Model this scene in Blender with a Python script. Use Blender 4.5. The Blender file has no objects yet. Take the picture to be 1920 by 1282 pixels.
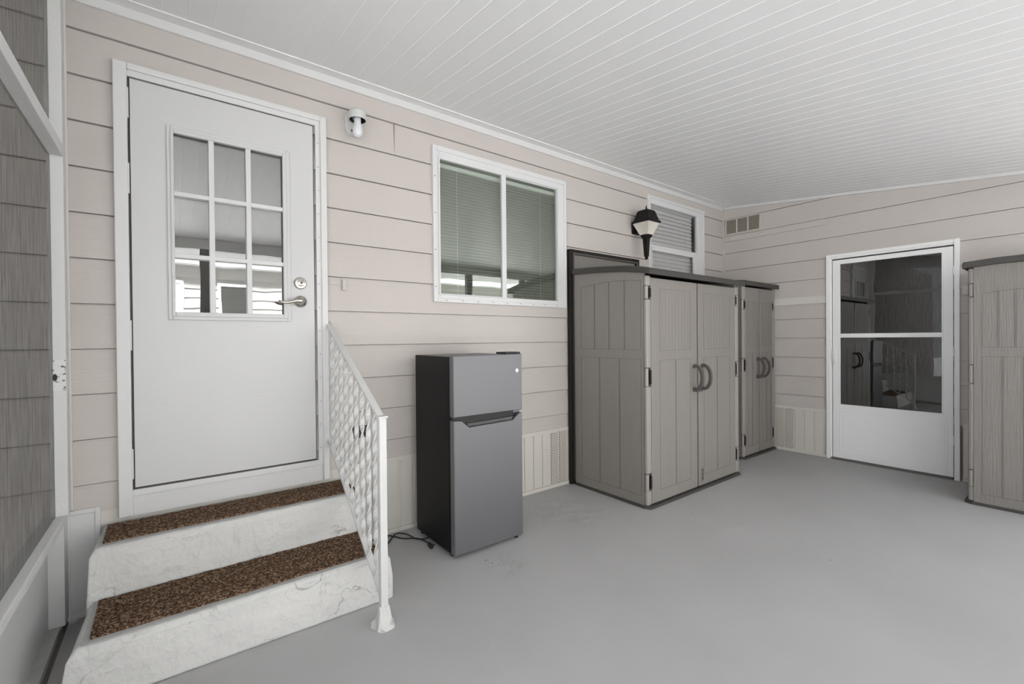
import bpy, bmesh, math, random
from math import pi, sin, cos, radians
from mathutils import Vector, Matrix
random.seed(7)
S = bpy.context.scene
# ------------------------------------------------------------------ camera
cd = bpy.data.cameras.new('camera'); cam = bpy.data.objects.new('camera', cd)
S.collection.objects.link(cam)
cd.sensor_fit = 'HORIZONTAL'; cd.sensor_width = 36.0; cd.lens = 839.166 / 1920 * 36.0
cd.clip_start = 0.02; cd.clip_end = 200
_r = Vector((0.79504226, -0.60649488, -0.00847183))
_u = Vector((0.0112872555, 0.000828603133, 0.999935954))
_f = Vector((0.60644901, 0.79508696, -0.00750446))
_m = Matrix(((_r.x, _u.x, -_f.x, 0), (_r.y, _u.y, -_f.y, 0), (_r.z, _u.z, -_f.z, 0), (0, 0, 0, 1)))
cam.matrix_world = Matrix.Translation((0.0, -2.762, 1.240)) @ _m
S.camera = cam
# ------------------------------------------------------------------ daylight
w = bpy.data.worlds.new('overcast_sky'); S.world = w; w.use_nodes = True
bg = w.node_tree.nodes['Background']; bg.inputs['Color'].default_value = (0.95, 0.975, 1.0, 1); bg.inputs['Strength'].default_value = 1.7
sd = bpy.data.lights.new('sun', 'SUN'); sd.energy = 17.0; sd.angle = radians(6); sd.color = (0.97, 0.985, 1.0)
sun = bpy.data.objects.new('sun', sd); S.collection.objects.link(sun)
sun.rotation_euler = (radians(-37), 0, radians(8))      # high behind the house, lights the yard beyond the open side
S.view_settings.view_transform = 'Standard'; S.view_settings.look = 'None'
S.view_settings.exposure = 0.78; S.view_settings.gamma = 1.0; S.view_settings.use_curve_mapping = False

# ------------------------------------------------------------------ materials
def N(nt, t, **kw):
    n = nt.nodes.new(t)
    for k, v in kw.items(): setattr(n, k, v)
    return n
def coords(nt, scale):
    tc = N(nt, 'ShaderNodeTexCoord'); mp = N(nt, 'ShaderNodeMapping')
    mp.inputs['Scale'].default_value = scale
    nt.links.new(tc.outputs['Object'], mp.inputs['Vector']); return mp.outputs['Vector']
def mat(name, col, rough=0.5, metal=0.0, var=0.0, vscale=3.0, vstretch=(1, 1, 1), bump=0.0, bscale=60.0, bstretch=(1, 1, 1), spec=0.5, coat=0.0):
    m = bpy.data.materials.new(name); m.use_nodes = True; nt = m.node_tree; b = nt.nodes['Principled BSDF']
    b.inputs['Base Color'].default_value = (*col, 1); b.inputs['Roughness'].default_value = rough
    b.inputs['Metallic'].default_value = metal; b.inputs['Specular IOR Level'].default_value = spec
    b.inputs['Coat Weight'].default_value = coat
    if var:
        no = N(nt, 'ShaderNodeTexNoise'); no.inputs['Scale'].default_value = vscale; no.inputs['Detail'].default_value = 5
        nt.links.new(coords(nt, vstretch), no.inputs['Vector'])
        mx = N(nt, 'ShaderNodeMix', data_type='RGBA')
        mx.inputs[6].default_value = (*[c * (1 - var) for c in col], 1); mx.inputs[7].default_value = (*[min(1, c * (1 + var)) for c in col], 1)
        nt.links.new(no.outputs['Fac'], mx.inputs[0]); nt.links.new(mx.outputs[2], b.inputs['Base Color'])
    if bump:
        nb = N(nt, 'ShaderNodeTexNoise'); nb.inputs['Scale'].default_value = bscale; nb.inputs['Detail'].default_value = 4
        nt.links.new(coords(nt, bstretch), nb.inputs['Vector'])
        bp = N(nt, 'ShaderNodeBump'); bp.inputs['Strength'].default_value = bump; bp.inputs['Distance'].default_value = 0.004
        nt.links.new(nb.outputs['Fac'], bp.inputs['Height']); nt.links.new(bp.outputs['Normal'], b.inputs['Normal'])
    return m
def bsdf(m): return m.node_tree.nodes['Principled BSDF']
def colour_src(m):
    b = bsdf(m); l = b.inputs['Base Color'].links
    return l[0].from_socket if l else None
def overlay(m, mask, col):
    nt = m.node_tree; b = bsdf(m); mx = N(nt, 'ShaderNodeMix', data_type='RGBA'); src = colour_src(m)
    if src: nt.links.new(src, mx.inputs[6])
    else: mx.inputs[6].default_value = b.inputs['Base Color'].default_value
    mx.inputs[7].default_value = (*col, 1); nt.links.new(mask, mx.inputs[0]); nt.links.new(mx.outputs[2], b.inputs['Base Color'])
def math_(nt, op, a, b=None, clamp=False):
    n = N(nt, 'ShaderNodeMath', operation=op, use_clamp=clamp)
    for i, v in enumerate((a, b)):
        if v is None: continue
        if isinstance(v, (int, float)): n.inputs[i].default_value = v
        else: nt.links.new(v, n.inputs[i])
    return n.outputs[0]
def contour_lines(m, scale, width, amount, col, stretch=(1, 1, 1), gate=0.0, gscale=1.0, dist=0.6):
    """thin wandering lines, as hairline cracks or dried water marks make"""
    nt = m.node_tree; no = N(nt, 'ShaderNodeTexNoise'); no.inputs['Scale'].default_value = scale; no.inputs['Detail'].default_value = 5
    no.inputs['Distortion'].default_value = dist
    nt.links.new(coords(nt, stretch), no.inputs['Vector'])
    d = math_(nt, 'ABSOLUTE', math_(nt, 'SUBTRACT', no.outputs['Fac'], 0.5))
    l = math_(nt, 'SUBTRACT', 1.0, math_(nt, 'DIVIDE', d, width), True)
    g = N(nt, 'ShaderNodeTexNoise'); g.inputs['Scale'].default_value = gscale; nt.links.new(coords(nt, (1.3, 1, 1)), g.inputs['Vector'])
    gg = math_(nt, 'MULTIPLY', math_(nt, 'SUBTRACT', g.outputs['Fac'], gate), 8.0, True)
    k = math_(nt, 'MULTIPLY', math_(nt, 'MULTIPLY', l, gg), amount, True)
    overlay(m, k, col); return k
def near(nt, c, r0, r1):
    tc = N(nt, 'ShaderNodeTexCoord'); d = N(nt, 'ShaderNodeVectorMath', operation='DISTANCE'); d.inputs[1].default_value = c
    nt.links.new(tc.outputs['Object'], d.inputs[0])
    mr = N(nt, 'ShaderNodeMapRange'); mr.inputs[1].default_value = r0; mr.inputs[2].default_value = r1; mr.inputs[3].default_value = 1; mr.inputs[4].default_value = 0
    nt.links.new(d.outputs['Value'], mr.inputs[0]); return mr.outputs[0]

M = {}
M['siding'] = mat('beige_siding', (0.55, 0.51, 0.483), 0.55, var=0.05, vscale=2.0, bump=0.35, bscale=40, bstretch=(0.35, 0.35, 4))
M['siding_dark'] = mat('beige_siding_joint', (0.30, 0.26, 0.23), 0.8)
M['cream'] = mat('cream_skirting', (0.64, 0.61, 0.565), 0.55, var=0.04, vscale=3, bump=0.1, bscale=80)
M['white'] = mat('white_paint', (0.67, 0.67, 0.67), 0.38, var=0.02, vscale=4)
M['white_wood'] = mat('white_painted_wood', (0.68, 0.68, 0.675), 0.5, var=0.06, vscale=6, bump=0.35, bscale=35, bstretch=(3, 0.6, 3))
M['white_metal'] = mat('white_enamel', (0.68, 0.68, 0.69), 0.3, var=0.02, vscale=5)
M['storm_white'] = mat('brightened_white_enamel', (0.90, 0.90, 0.90), 0.3, var=0.01, vscale=5)  # white enamel lightened to make up for the dim light at the far wall
M['rail_white'] = mat('chipped_white_enamel', (0.62, 0.62, 0.615), 0.42, var=0.05, vscale=12, bump=0.25, bscale=90)
M['door_white'] = mat('door_white', (0.60, 0.60, 0.605), 0.4, bump=0.12, bscale=50, bstretch=(0.4, 1, 3))
M['ceiling'] = mat('ceiling_white', (0.84, 0.84, 0.845), 0.42, var=0.015, vscale=2, bump=0.1, bscale=25)
M['floor'] = mat('grey_floor_paint', (0.43, 0.425, 0.425), 0.55, var=0.10, vscale=1.7, bump=0.15, bscale=120)
k = contour_lines(M['floor'], 2.6, 0.006, 0.45, (0.27, 0.27, 0.26), gate=0.60, gscale=1.1, dist=1.2)
nt = M['floor'].node_tree
for c, r in (((1.45, -0.78, 0), 0.16), ((2.25, -0.45, 0), 0.34)):
    no = N(nt, 'ShaderNodeTexNoise'); no.inputs['Scale'].default_value = 9; no.inputs['Detail'].default_value = 5
    nt.links.new(coords(nt, (1, 1.4, 1)), no.inputs['Vector'])
    d = math_(nt, 'ABSOLUTE', math_(nt, 'SUBTRACT', no.outputs['Fac'], 0.5))
    l = math_(nt, 'SUBTRACT', 1.0, math_(nt, 'DIVIDE', d, 0.014), True)
    fill = math_(nt, 'MULTIPLY', math_(nt, 'SUBTRACT', no.outputs['Fac'], 0.5), 1.6, True)
    overlay(M['floor'], math_(nt, 'MULTIPLY', math_(nt, 'ADD', math_(nt, 'MULTIPLY', l, 0.8), fill, True), near(nt, c, r * 0.55, r), True), (0.24, 0.24, 0.225))
vo = N(nt, 'ShaderNodeTexVoronoi'); vo.inputs['Scale'].default_value = 3.1; nt.links.new(coords(nt, (1, 1, 0.0)), vo.inputs['Vector'])
overlay(M['floor'], math_(nt, 'MULTIPLY', math_(nt, 'LESS_THAN', vo.outputs['Distance'], 0.022), 0.6), (0.12, 0.11, 0.1))
M['stucco'] = mat('white_stucco', (0.63, 0.625, 0.61), 0.75, var=0.05, vscale=5, bump=1.0, bscale=9)
[n for n in M['stucco'].node_tree.nodes if n.type == 'BUMP'][0].inputs['Distance'].default_value = 0.03
contour_lines(M['stucco'], 3.0, 0.010, 0.8, (0.26, 0.26, 0.25), gate=0.47, gscale=3.0, dist=1.2)
contour_lines(M['stucco'], 7.0, 0.010, 0.5, (0.30, 0.30, 0.29), gate=0.48, gscale=4.0, dist=1.0)
M['concrete'] = mat('grey_concrete_edge', (0.45, 0.45, 0.44), 0.7, var=0.25, vscale=14, bump=0.3, bscale=60)
def carpet():
    m = mat('brown_outdoor_carpet', (0.1, 0.06, 0.035), 0.95, spec=0.1); nt = m.node_tree; b = bsdf(m)
    vo = N(nt, 'ShaderNodeTexVoronoi'); vo.inputs['Scale'].default_value = 170; nt.links.new(coords(nt, (1, 0.8, 1)), vo.inputs['Vector'])
    cr = N(nt, 'ShaderNodeValToRGB'); e = cr.color_ramp
    e.elements[0].position = 0; e.elements[0].color = (0.035, 0.02, 0.012, 1); e.elements[1].position = 1; e.elements[1].color = (0.33, 0.23, 0.16, 1)
    x = e.elements.new(0.55); x.color = (0.12, 0.07, 0.042, 1)
    sp = N(nt, 'ShaderNodeSeparateColor'); nt.links.new(vo.outputs['Color'], sp.inputs[0]); nt.links.new(sp.outputs[0], cr.inputs[0])
    nt.links.new(cr.outputs[0], b.inputs['Base Color'])
    bp = N(nt, 'ShaderNodeBump'); bp.inputs['Strength'].default_value = 1; bp.inputs['Distance'].default_value = 0.006
    nt.links.new(sp.outputs[1], bp.inputs['Height']); nt.links.new(bp.outputs['Normal'], b.inputs['Normal']); return m
M['carpet'] = carpet()
def shed_mat(name, col, grain, g=(8, 8, 0.7)):
    m = mat(name, col, 0.55, var=0.07, vscale=7, vstretch=(6, 6, 0.5), bump=grain, bscale=14, bstretch=g, spec=0.35)
    return m
M['shed'] = shed_mat('taupe_plastic', (0.245, 0.226, 0.210), 0.35)
M['shed_grain'] = shed_mat('taupe_woodgrain_plastic', (0.235, 0.216, 0.202), 0.8, (9, 9, 0.6))
M['shed_light'] = mat('light_taupe_plastic', (0.31, 0.29, 0.27), 0.45)
M['shed_groove'] = mat('taupe_groove', (0.145, 0.132, 0.122), 0.6)
M['shed_dark'] = mat('dark_taupe_plastic', (0.052, 0.047, 0.043), 0.55, var=0.08, vscale=9, bump=0.2, bscale=90)
M['handle'] = mat('grey_brown_plastic', (0.085, 0.078, 0.072), 0.4)
M['black'] = mat('black_rubber', (0.012, 0.012, 0.012), 0.5)
M['fridge_black'] = mat('black_enamel', (0.009, 0.009, 0.0095), 0.30, spec=0.2, bump=0.15, bscale=220)
bsdf(M['fridge_black']).inputs['Specular IOR Level'].default_value = 0.10
M['fridge_top'] = mat('dark_grey_enamel', (0.06, 0.06, 0.062), 0.35)
M['steel'] = mat('brushed_steel', (0.19, 0.19, 0.20), 0.48, metal=0.75, var=0.03, vscale=3, vstretch=(0.3, 1, 40), bump=0.06, bscale=90, bstretch=(0.1, 1, 8))
M['steel_smudged'] = mat('smudged_brushed_steel', (0.19, 0.19, 0.20), 0.48, metal=0.75, var=0.03, vscale=3, vstretch=(0.3, 1, 40), bump=0.06, bscale=90, bstretch=(0.1, 1, 8))
M['steel_edge'] = mat('grey_door_edge', (0.16, 0.16, 0.17), 0.4, metal=0.4)
M['nickel'] = mat('satin_nickel', (0.55, 0.52, 0.47), 0.25, metal=1.0)
M['bronze'] = mat('dark_bronze_aluminium', (0.016, 0.013, 0.012), 0.4, spec=0.25)
M['lantern_black'] = mat('black_lantern_metal', (0.010, 0.009, 0.008), 0.45, spec=0.2, bump=0.3, bscale=120)
M['lamp_white'] = mat('pale_grey_lamp_paint', (0.60, 0.62, 0.61), 0.45)
M['bulb'] = mat('frosted_bulb', (0.74, 0.74, 0.78), 0.25, spec=0.7)
M['lens'] = mat('ribbed_lantern_glass', (0.62, 0.58, 0.53), 0.2, spec=0.6)
M['blind'] = mat('pale_blind_slats', (0.85, 0.85, 0.86), 0.5)
M['blind_grey'] = mat('grey_blind_slats', (0.17, 0.175, 0.16), 0.6)
M['curtain'] = mat('grey_curtain', (0.19, 0.185, 0.165), 0.9)
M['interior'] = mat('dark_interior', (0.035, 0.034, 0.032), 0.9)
M['vent_mesh'] = mat('vent_mesh', (0.33, 0.30, 0.24), 0.7)
M['yard'] = mat('pale_concrete_yard', (0.62, 0.61, 0.60), 0.8, var=0.1)
M['neigh'] = mat('neighbour_siding', (0.38, 0.37, 0.345), 0.7)
M['lawn_dark'] = mat('post_dark', (0.10, 0.10, 0.10), 0.6)
def glass(name, refl, tint=(0.9, 0.9, 0.9), rough=0.0, gl=(1, 1, 1)):
    m = bpy.data.materials.new(name); m.use_nodes = True; nt = m.node_tree; nt.nodes.clear()
    o = N(nt, 'ShaderNodeOutputMaterial'); mx = N(nt, 'ShaderNodeMixShader'); g = N(nt, 'ShaderNodeBsdfGlossy'); t = N(nt, 'ShaderNodeBsdfTransparent')
    g.inputs['Roughness'].default_value = rough; g.inputs['Color'].default_value = (*gl, 1); t.inputs['Color'].default_value = (*tint, 1)
    lw = N(nt, 'ShaderNodeLayerWeight'); lw.inputs['Blend'].default_value = 0.35
    mr = N(nt, 'ShaderNodeMapRange'); mr.inputs[3].default_value = refl; mr.inputs[4].default_value = min(1, refl * 2.2)
    nt.links.new(lw.outputs['Facing'], mr.inputs[0]); nt.links.new(mr.outputs[0], mx.inputs[0])
    nt.links.new(t.outputs[0], mx.inputs[1]); nt.links.new(g.outputs[0], mx.inputs[2]); nt.links.new(mx.outputs[0], o.inputs[0])
    no = N(nt, 'ShaderNodeTexNoise'); no.inputs['Scale'].default_value = 3.5; nt.links.new(coords(nt, (1, 1, 1)), no.inputs['Vector'])
    bp = N(nt, 'ShaderNodeBump'); bp.inputs['Strength'].default_value = 0.12; bp.inputs['Distance'].default_value = 0.004
    nt.links.new(no.outputs['Fac'], bp.inputs['Height']); nt.links.new(bp.outputs['Normal'], g.inputs['Normal'])
    return m
M['door_glass'] = glass('door_glass', 0.20)
M['window_glass'] = glass('window_glass', 0.13, (0.88, 0.91, 0.87), gl=(0.975, 1.0, 0.96))
M['white_window_glass'] = glass('clear_window_glass', 0.05)
M['storm_glass'] = glass('storm_door_glass', 0.11, (0.5, 0.5, 0.5))
def screen_mat():
    m = bpy.data.materials.new('solar_screen_mesh'); m.use_nodes = True; nt = m.node_tree; nt.nodes.clear()
    o = N(nt, 'ShaderNodeOutputMaterial'); mx = N(nt, 'ShaderNodeMixShader'); d = N(nt, 'ShaderNodeBsdfDiffuse'); t = N(nt, 'ShaderNodeBsdfTransparent')
    d.inputs['Color'].default_value = (0.075, 0.075, 0.069, 1)
    wv = N(nt, 'ShaderNodeTexWave'); wv.bands_direction = 'Y'; wv.inputs['Scale'].default_value = 55; wv.inputs['Distortion'].default_value = 3; wv.inputs['Detail'].default_value = 3
    nt.links.new(coords(nt, (1, 1, 0.12)), wv.inputs['Vector'])
    wz = N(nt, 'ShaderNodeTexNoise'); wz.inputs['Scale'].default_value = 30; wz.inputs['Detail'].default_value = 5; nt.links.new(coords(nt, (1, 2.5, 0.2)), wz.inputs['Vector'])
    s = math_(nt, 'ADD', math_(nt, 'MULTIPLY', wv.outputs['Fac'], 0.08), math_(nt, 'MULTIPLY', wz.outputs['Fac'], 0.26))
    nt.links.new(math_(nt, 'SUBTRACT', 1.0, s, True), mx.inputs[0])
    nt.links.new(t.outputs[0], mx.inputs[1]); nt.links.new(d.outputs[0], mx.inputs[2]); nt.links.new(mx.outputs[0], o.inputs[0]); return m
M['screen'] = screen_mat()
def perforated():
    m = mat('perforated_cream_vinyl', (0.66, 0.62, 0.56), 0.55); nt = m.node_tree
    tc = N(nt, 'ShaderNodeTexCoord'); sp = N(nt, 'ShaderNodeSeparateXYZ'); nt.links.new(tc.outputs['Object'], sp.inputs[0])
    h = math_(nt, 'ADD', sp.outputs[0], sp.outputs[1])
    def tri(v): return math_(nt, 'ABSOLUTE', math_(nt, 'SUBTRACT', math_(nt, 'FRACT', v), 0.5))
    a = tri(math_(nt, 'DIVIDE', math_(nt, 'ADD', h, sp.outputs[2]), 0.021)); b = tri(math_(nt, 'DIVIDE', math_(nt, 'SUBTRACT', h, sp.outputs[2]), 0.021))
    k = math_(nt, 'LESS_THAN', math_(nt, 'MAXIMUM', a, b), 0.27)
    overlay(m, k, (0.10, 0.09, 0.08)); return m
M['perforated'] = perforated()
# irregular smudges that stay on the freezer door
nt = M['steel_smudged'].node_tree
for c, r, k_, col in (((1.610, -0.585, 1.085), 0.045, 0.45, (0.20, 0.20, 0.20)), ((1.60, -0.585, 0.98), 0.09, 0.35, (0.24, 0.24, 0.25)), ((1.535, -0.585, 1.045), 0.045, 0.5, (0.66, 0.66, 0.68))):
    no = N(nt, 'ShaderNodeTexNoise'); no.inputs['Scale'].default_value = 24; no.inputs['Detail'].default_value = 4
    nt.links.new(coords(nt, (1, 1, 1)), no.inputs['Vector'])
    f = math_(nt, 'MULTIPLY', math_(nt, 'SUBTRACT', no.outputs['Fac'], 0.46), 6, True)
    overlay(M['steel_smudged'], math_(nt, 'MULTIPLY', math_(nt, 'MULTIPLY', f, near(nt, c, r * 0.5, r)), k_, True), col)
# bare patches and holes on the old strike plate
M['chipped'] = mat('chipped_paint', (0.74, 0.74, 0.74), 0.5)
nt = M['chipped'].node_tree
no = N(nt, 'ShaderNodeTexNoise'); no.inputs['Scale'].default_value = 60; no.inputs['Detail'].default_value = 3; nt.links.new(coords(nt, (1, 1, 1.2)), no.inputs['Vector'])
overlay(M['chipped'], math_(nt, 'MULTIPLY', math_(nt, 'SUBTRACT', no.outputs['Fac'], 0.55), 14, True), (0.16, 0.15, 0.14))

# ------------------------------------------------------------------ mesh helpers
ORG = {}
class MB:
    def __init__(s): s.v = []; s.f = []
    def add(s, vs, fs):
        n = len(s.v); s.v += [tuple(v) for v in vs]; s.f += [tuple(i + n for i in f) for f in fs]; return s
    def box(s, x0, x1, y0, y1, z0, z1):
        x0, x1 = sorted((x0, x1)); y0, y1 = sorted((y0, y1)); z0, z1 = sorted((z0, z1))
        return s.add([(x, y, z) for x in (x0, x1) for y in (y0, y1) for z in (z0, z1)],
                     [(0, 1, 3, 2), (4, 6, 7, 5), (0, 4, 5, 1), (2, 3, 7, 6), (0, 2, 6, 4), (1, 5, 7, 3)])
    def prism(s, poly, axis, a, b):
        """poly in the other two axes (xyz order), extruded along axis from a to b"""
        def P(p, t):
            q = list(p); q.insert('xyz'.index(axis), t); return tuple(q)
        n = len(poly); vs = [P(p, a) for p in poly] + [P(p, b) for p in poly]
        return s.add(vs, [tuple(range(n))[::-1], tuple(range(n, 2 * n))] + [(i, (i + 1) % n, (i + 1) % n + n, i + n) for i in range(n)])
    def quad(s, *p): return s.add(p, [tuple(range(len(p)))])
    def tube(s, pts, r, n=10, closed=False, caps=True):
        pts = [Vector(p) for p in pts]; R = r if isinstance(r, (list, tuple)) else [r] * len(pts); m = len(pts); vs = []; nrm = None
        for i, p in enumerate(pts):
            a = pts[i - 1] if (i or closed) else p; b = pts[(i + 1) % m] if (i < m - 1 or closed) else p
            t = (b - a).normalized()
            if nrm is None: nrm = t.orthogonal().normalized()
            nrm = (nrm - t * nrm.dot(t)).normalized(); bi = t.cross(nrm)
            for k in range(n):
                an = 2 * pi * k / n; vs.append(p + (nrm * cos(an) + bi * sin(an)) * R[i])
        fs = []
        for i in range(m if closed else m - 1):
            j = (i + 1) % m
            for k in range(n): fs.append((i * n + k, i * n + (k + 1) % n, j * n + (k + 1) % n, j * n + k))
        if caps and not closed: fs += [tuple(range(n))[::-1], tuple(range((m - 1) * n, m * n))]
        return s.add(vs, fs)
    def lathe(s, prof, c, n=24, axis='z', sx=1, sy=1):
        vs = []; c = Vector(c)
        for r, h in prof:
            for k in range(n):
                a = 2 * pi * k / n; q = (r * cos(a) * sx, r * sin(a) * sy, h)
                if axis == 'y': q = (q[0], h, q[1])
                if axis == 'x': q = (h, q[0], q[1])
                vs.append(c + Vector(q))
        fs = [(i * n + k, i * n + (k + 1) % n, (i + 1) * n + (k + 1) % n, (i + 1) * n + k) for i in range(len(prof) - 1) for k in range(n)]
        fs += [tuple(range(n))[::-1], tuple(range((len(prof) - 1) * n, len(prof) * n))]
        return s.add(vs, fs)
    def frame(s, axis, a0, a1, u0, u1, v0, v1, wl, wr, wb, wt):
        """rectangular frame in the plane normal to axis: u horizontal, v vertical"""
        def B(ua, ub, va, vb):
            if axis == 'y': s.box(ua, ub, a0, a1, va, vb)
            else: s.box(a0, a1, ua, ub, va, vb)
        B(u0, u0 + wl, v0, v1); B(u1 - wr, u1, v0, v1); B(u0 + wl, u1 - wr, v1 - wt, v1)
        if wb: B(u0 + wl, u1 - wr, v0, v0 + wb)
        return s
    def build(s, name, material, parent=None, bevel=0.0, smooth=False, loc=None, seg=2):
        o0 = ORG.get(parent.name, (0, 0, 0)) if parent else (loc or (0, 0, 0))
        me = bpy.data.meshes.new(name)
        me.from_pydata([(v[0] - o0[0], v[1] - o0[1], v[2] - o0[2]) for v in s.v], [], s.f)
        bm = bmesh.new(); bm.from_mesh(me); bmesh.ops.recalc_face_normals(bm, faces=bm.faces); bm.to_mesh(me); bm.free()
        me.materials.append(material)
        if smooth:
            for p in me.polygons: p.use_smooth = True
            try: me.set_sharp_from_angle(angle=radians(40))
            except Exception: pass
        o = bpy.data.objects.new(name, me); S.collection.objects.link(o)
        ORG[o.name] = o0
        if parent: o.parent = parent
        else: o.location = o0
        if bevel:
            b = o.modifiers.new('bevel', 'BEVEL'); b.width = bevel; b.segments = seg; b.limit_method = 'ANGLE'; b.angle_limit = radians(40)
        return o
def tag(o, label=None, cat=None, group=None, kind=None):
    for k_, v in (('label', label), ('category', cat), ('group', group), ('kind', kind)):
        if v: o[k_] = v
    return o
def root(name, loc, label=None, cat=None, kind=None, group=None, rz=0.0, local=False):
    o = bpy.data.objects.new(name, None); S.collection.objects.link(o); o.empty_display_size = 0.1
    o.location = loc; o.rotation_euler.z = rz; ORG[o.name] = (0, 0, 0) if local else tuple(loc)
    return tag(o, label, cat, group, kind)
def struct(o): o['kind'] = 'structure'; return o

# ------------------------------------------------------------------ setting
L = 5.336; LAP = 0.2032
def ceil_z(y): return 2.796 + 0.1157 * y        # the roof falls away from the house (y is negative)
YO = -3.45                                      # open side

def lap_wall(name, z0, zlo, zhi, u0, u1, P, opens, material, zcap=None, joints=()):
    """horizontal lap siding with proud bottom edges; P(u, out, z) -> point; opens = [(u0,u1,z0,z1)]"""
    mb = MB(); k = math.floor((zlo - z0) / LAP)
    def prof(z, zb): return 0.013 - 0.012 * (z - zb) / LAP
    while True:
        zb = z0 + k * LAP; zt = zb + LAP - 0.0045; k += 1
        if zb > zhi: break
        segs = [(max(zb, zlo), min(zt, zhi), 'face'), (max(zt, zlo), min(zb + LAP, zhi), 'groove')]
        for a, b, kind in segs:
            if b <= a: continue
            cuts = sorted({a, b, *[z for o in opens for z in o[2:4] if a < z < b]})
            for c, d in zip(cuts[:-1], cuts[1:]):
                mid = (c + d) / 2
                us = sorted({u0, u1, *[u for o in opens if o[2] < mid < o[3] for u in o[:2] if u0 < u < u1]})
                for ua, ub in zip(us[:-1], us[1:]):
                    um = (ua + ub) / 2
                    if any(o[0] < um < o[1] and o[2] < mid < o[3] for o in opens): continue
                    if kind == 'face':
                        mb.quad(P(ua, prof(c, zb), c), P(ub, prof(c, zb), c), P(ub, prof(d, zb), d), P(ua, prof(d, zb), d))
                        if c == zb and c > zlo: mb.quad(P(ua, -0.012, c), P(ub, -0.012, c), P(ub, prof(c, zb), c), P(ua, prof(c, zb), c))
                        if d == zt: mb.quad(P(ua, prof(d, zb), d), P(ub, prof(d, zb), d), P(ub, -0.012, d), P(ua, -0.012, d))
                    else:
                        mb.quad(P(ua, -0.012, c), P(ub, -0.012, c), P(ub, -0.012, d), P(ua, -0.012, d))
    return struct(mb.build(name, material))
OW1 = (1.46, 2.62, 1.53, 2.50); OW2 = (3.86, 4.83, 1.35, 2.625); OD1 = (0.0, 0.52, 1.36, 2.275)
lap_wall('wall_side', 2.634, -0.1, 2.85, -6.0, -0.40, lambda u, o, z: (u, -o, z), [], M['siding'])
wall_left = lap_wall('wall_left', 2.634, 0.47, 2.85, -0.40, L + 0.02, lambda u, o, z: (u, -o, z), [OW1, OW2, OD1], M['siding'])
OD2 = (-1.95, -1.19, 0.54, 1.97)
wall_far = lap_wall('wall_far', 2.645, 0.47, 2.82, YO - 0.1, 0.0, lambda u, o, z: (L - o, u, z), [OD2], M['siding'])
# solid sheathing behind the siding, with the same openings
def sheath(name, P, u0, u1, z0, z1, opens, parent):
    mb = MB(); us = sorted({u0, u1, *[u for o in opens for u in o[:2]]}); zs = sorted({z0, z1, *[z for o in opens for z in o[2:]]})
    for a, b in zip(us[:-1], us[1:]):
        for c, d in zip(zs[:-1], zs[1:]):
            if any(o[0] < (a + b) / 2 < o[1] and o[2] < (c + d) / 2 < o[3] for o in opens): continue
            p, q = P(a, 0.0125, c), P(b, 0.09, d); mb.box(p[0], q[0], p[1], q[1], p[2], q[2])
    return mb.build(name, M['siding_dark'], parent)
sheath('sheathing', lambda u, o, z: (u, o, z), -0.40, L + 0.1, 0.0, 2.95, [OW1, OW2, OD1], wall_left)
sheath('sheathing', lambda u, o, z: (L + o, u, z), YO - 0.1, 0.0, 0.0, 2.82, [OD2], wall_far)
# butt joints between siding boards
MB().box(1.1585, 1.1605, -0.0128, -0.004, 2.431, 2.634).build('board_joint', M['siding_dark'], wall_left)
MB().box(-0.372, -0.350, -0.018, 0, 0.5, 2.75).build('edge_moulding', M['cream'], wall_left)

floor = struct(MB().box(-2.8, L + 0.05, YO - 0.25, 0.02, -0.12, 0).build('floor', M['floor']))
# ceiling: narrow planks running out from the house
mb = MB(); x = -2.8 + 0.0; pitch = 0.1003; x0 = 0.288 - pitch * 31
while x0 < L:
    xa, xb = x0, x0 + pitch - 0.006
    for (a, b, dz) in ((xa, xb, 0.0), (xb + 0.0015, xb + 0.0045, -0.0013)):
        mb.quad((a, 0, ceil_z(0) + dz), (b, 0, ceil_z(0) + dz), (b, YO - 0.8, ceil_z(YO - 0.8) + dz), (a, YO - 0.8, ceil_z(YO - 0.8) + dz))
    for (a, da, b, db) in ((xb, 0, xb + 0.0015, -0.0013), (xb + 0.0045, -0.0013, xb + 0.006, 0)):
        mb.quad((a, 0, ceil_z(0) + da), (b, 0, ceil_z(0) + db), (b, YO - 0.8, ceil_z(YO - 0.8) + db), (a, YO - 0.8, ceil_z(YO - 0.8) + da))
    x0 += pitch
ceiling = struct(mb.build('ceiling', M['ceiling']))
MB().prism([(0.1, ceil_z(0.1) + 0.01), (YO - 0.8, ceil_z(YO - 0.8) + 0.01), (YO - 0.8, ceil_z(YO - 0.8) + 0.1), (0.1, ceil_z(0.1) + 0.1)], 'x', -2.8, L + 0.1).build('roof_deck', M['white'], ceiling)  # unseen eave past the open side, lengthened to shade and even the daylight
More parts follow.
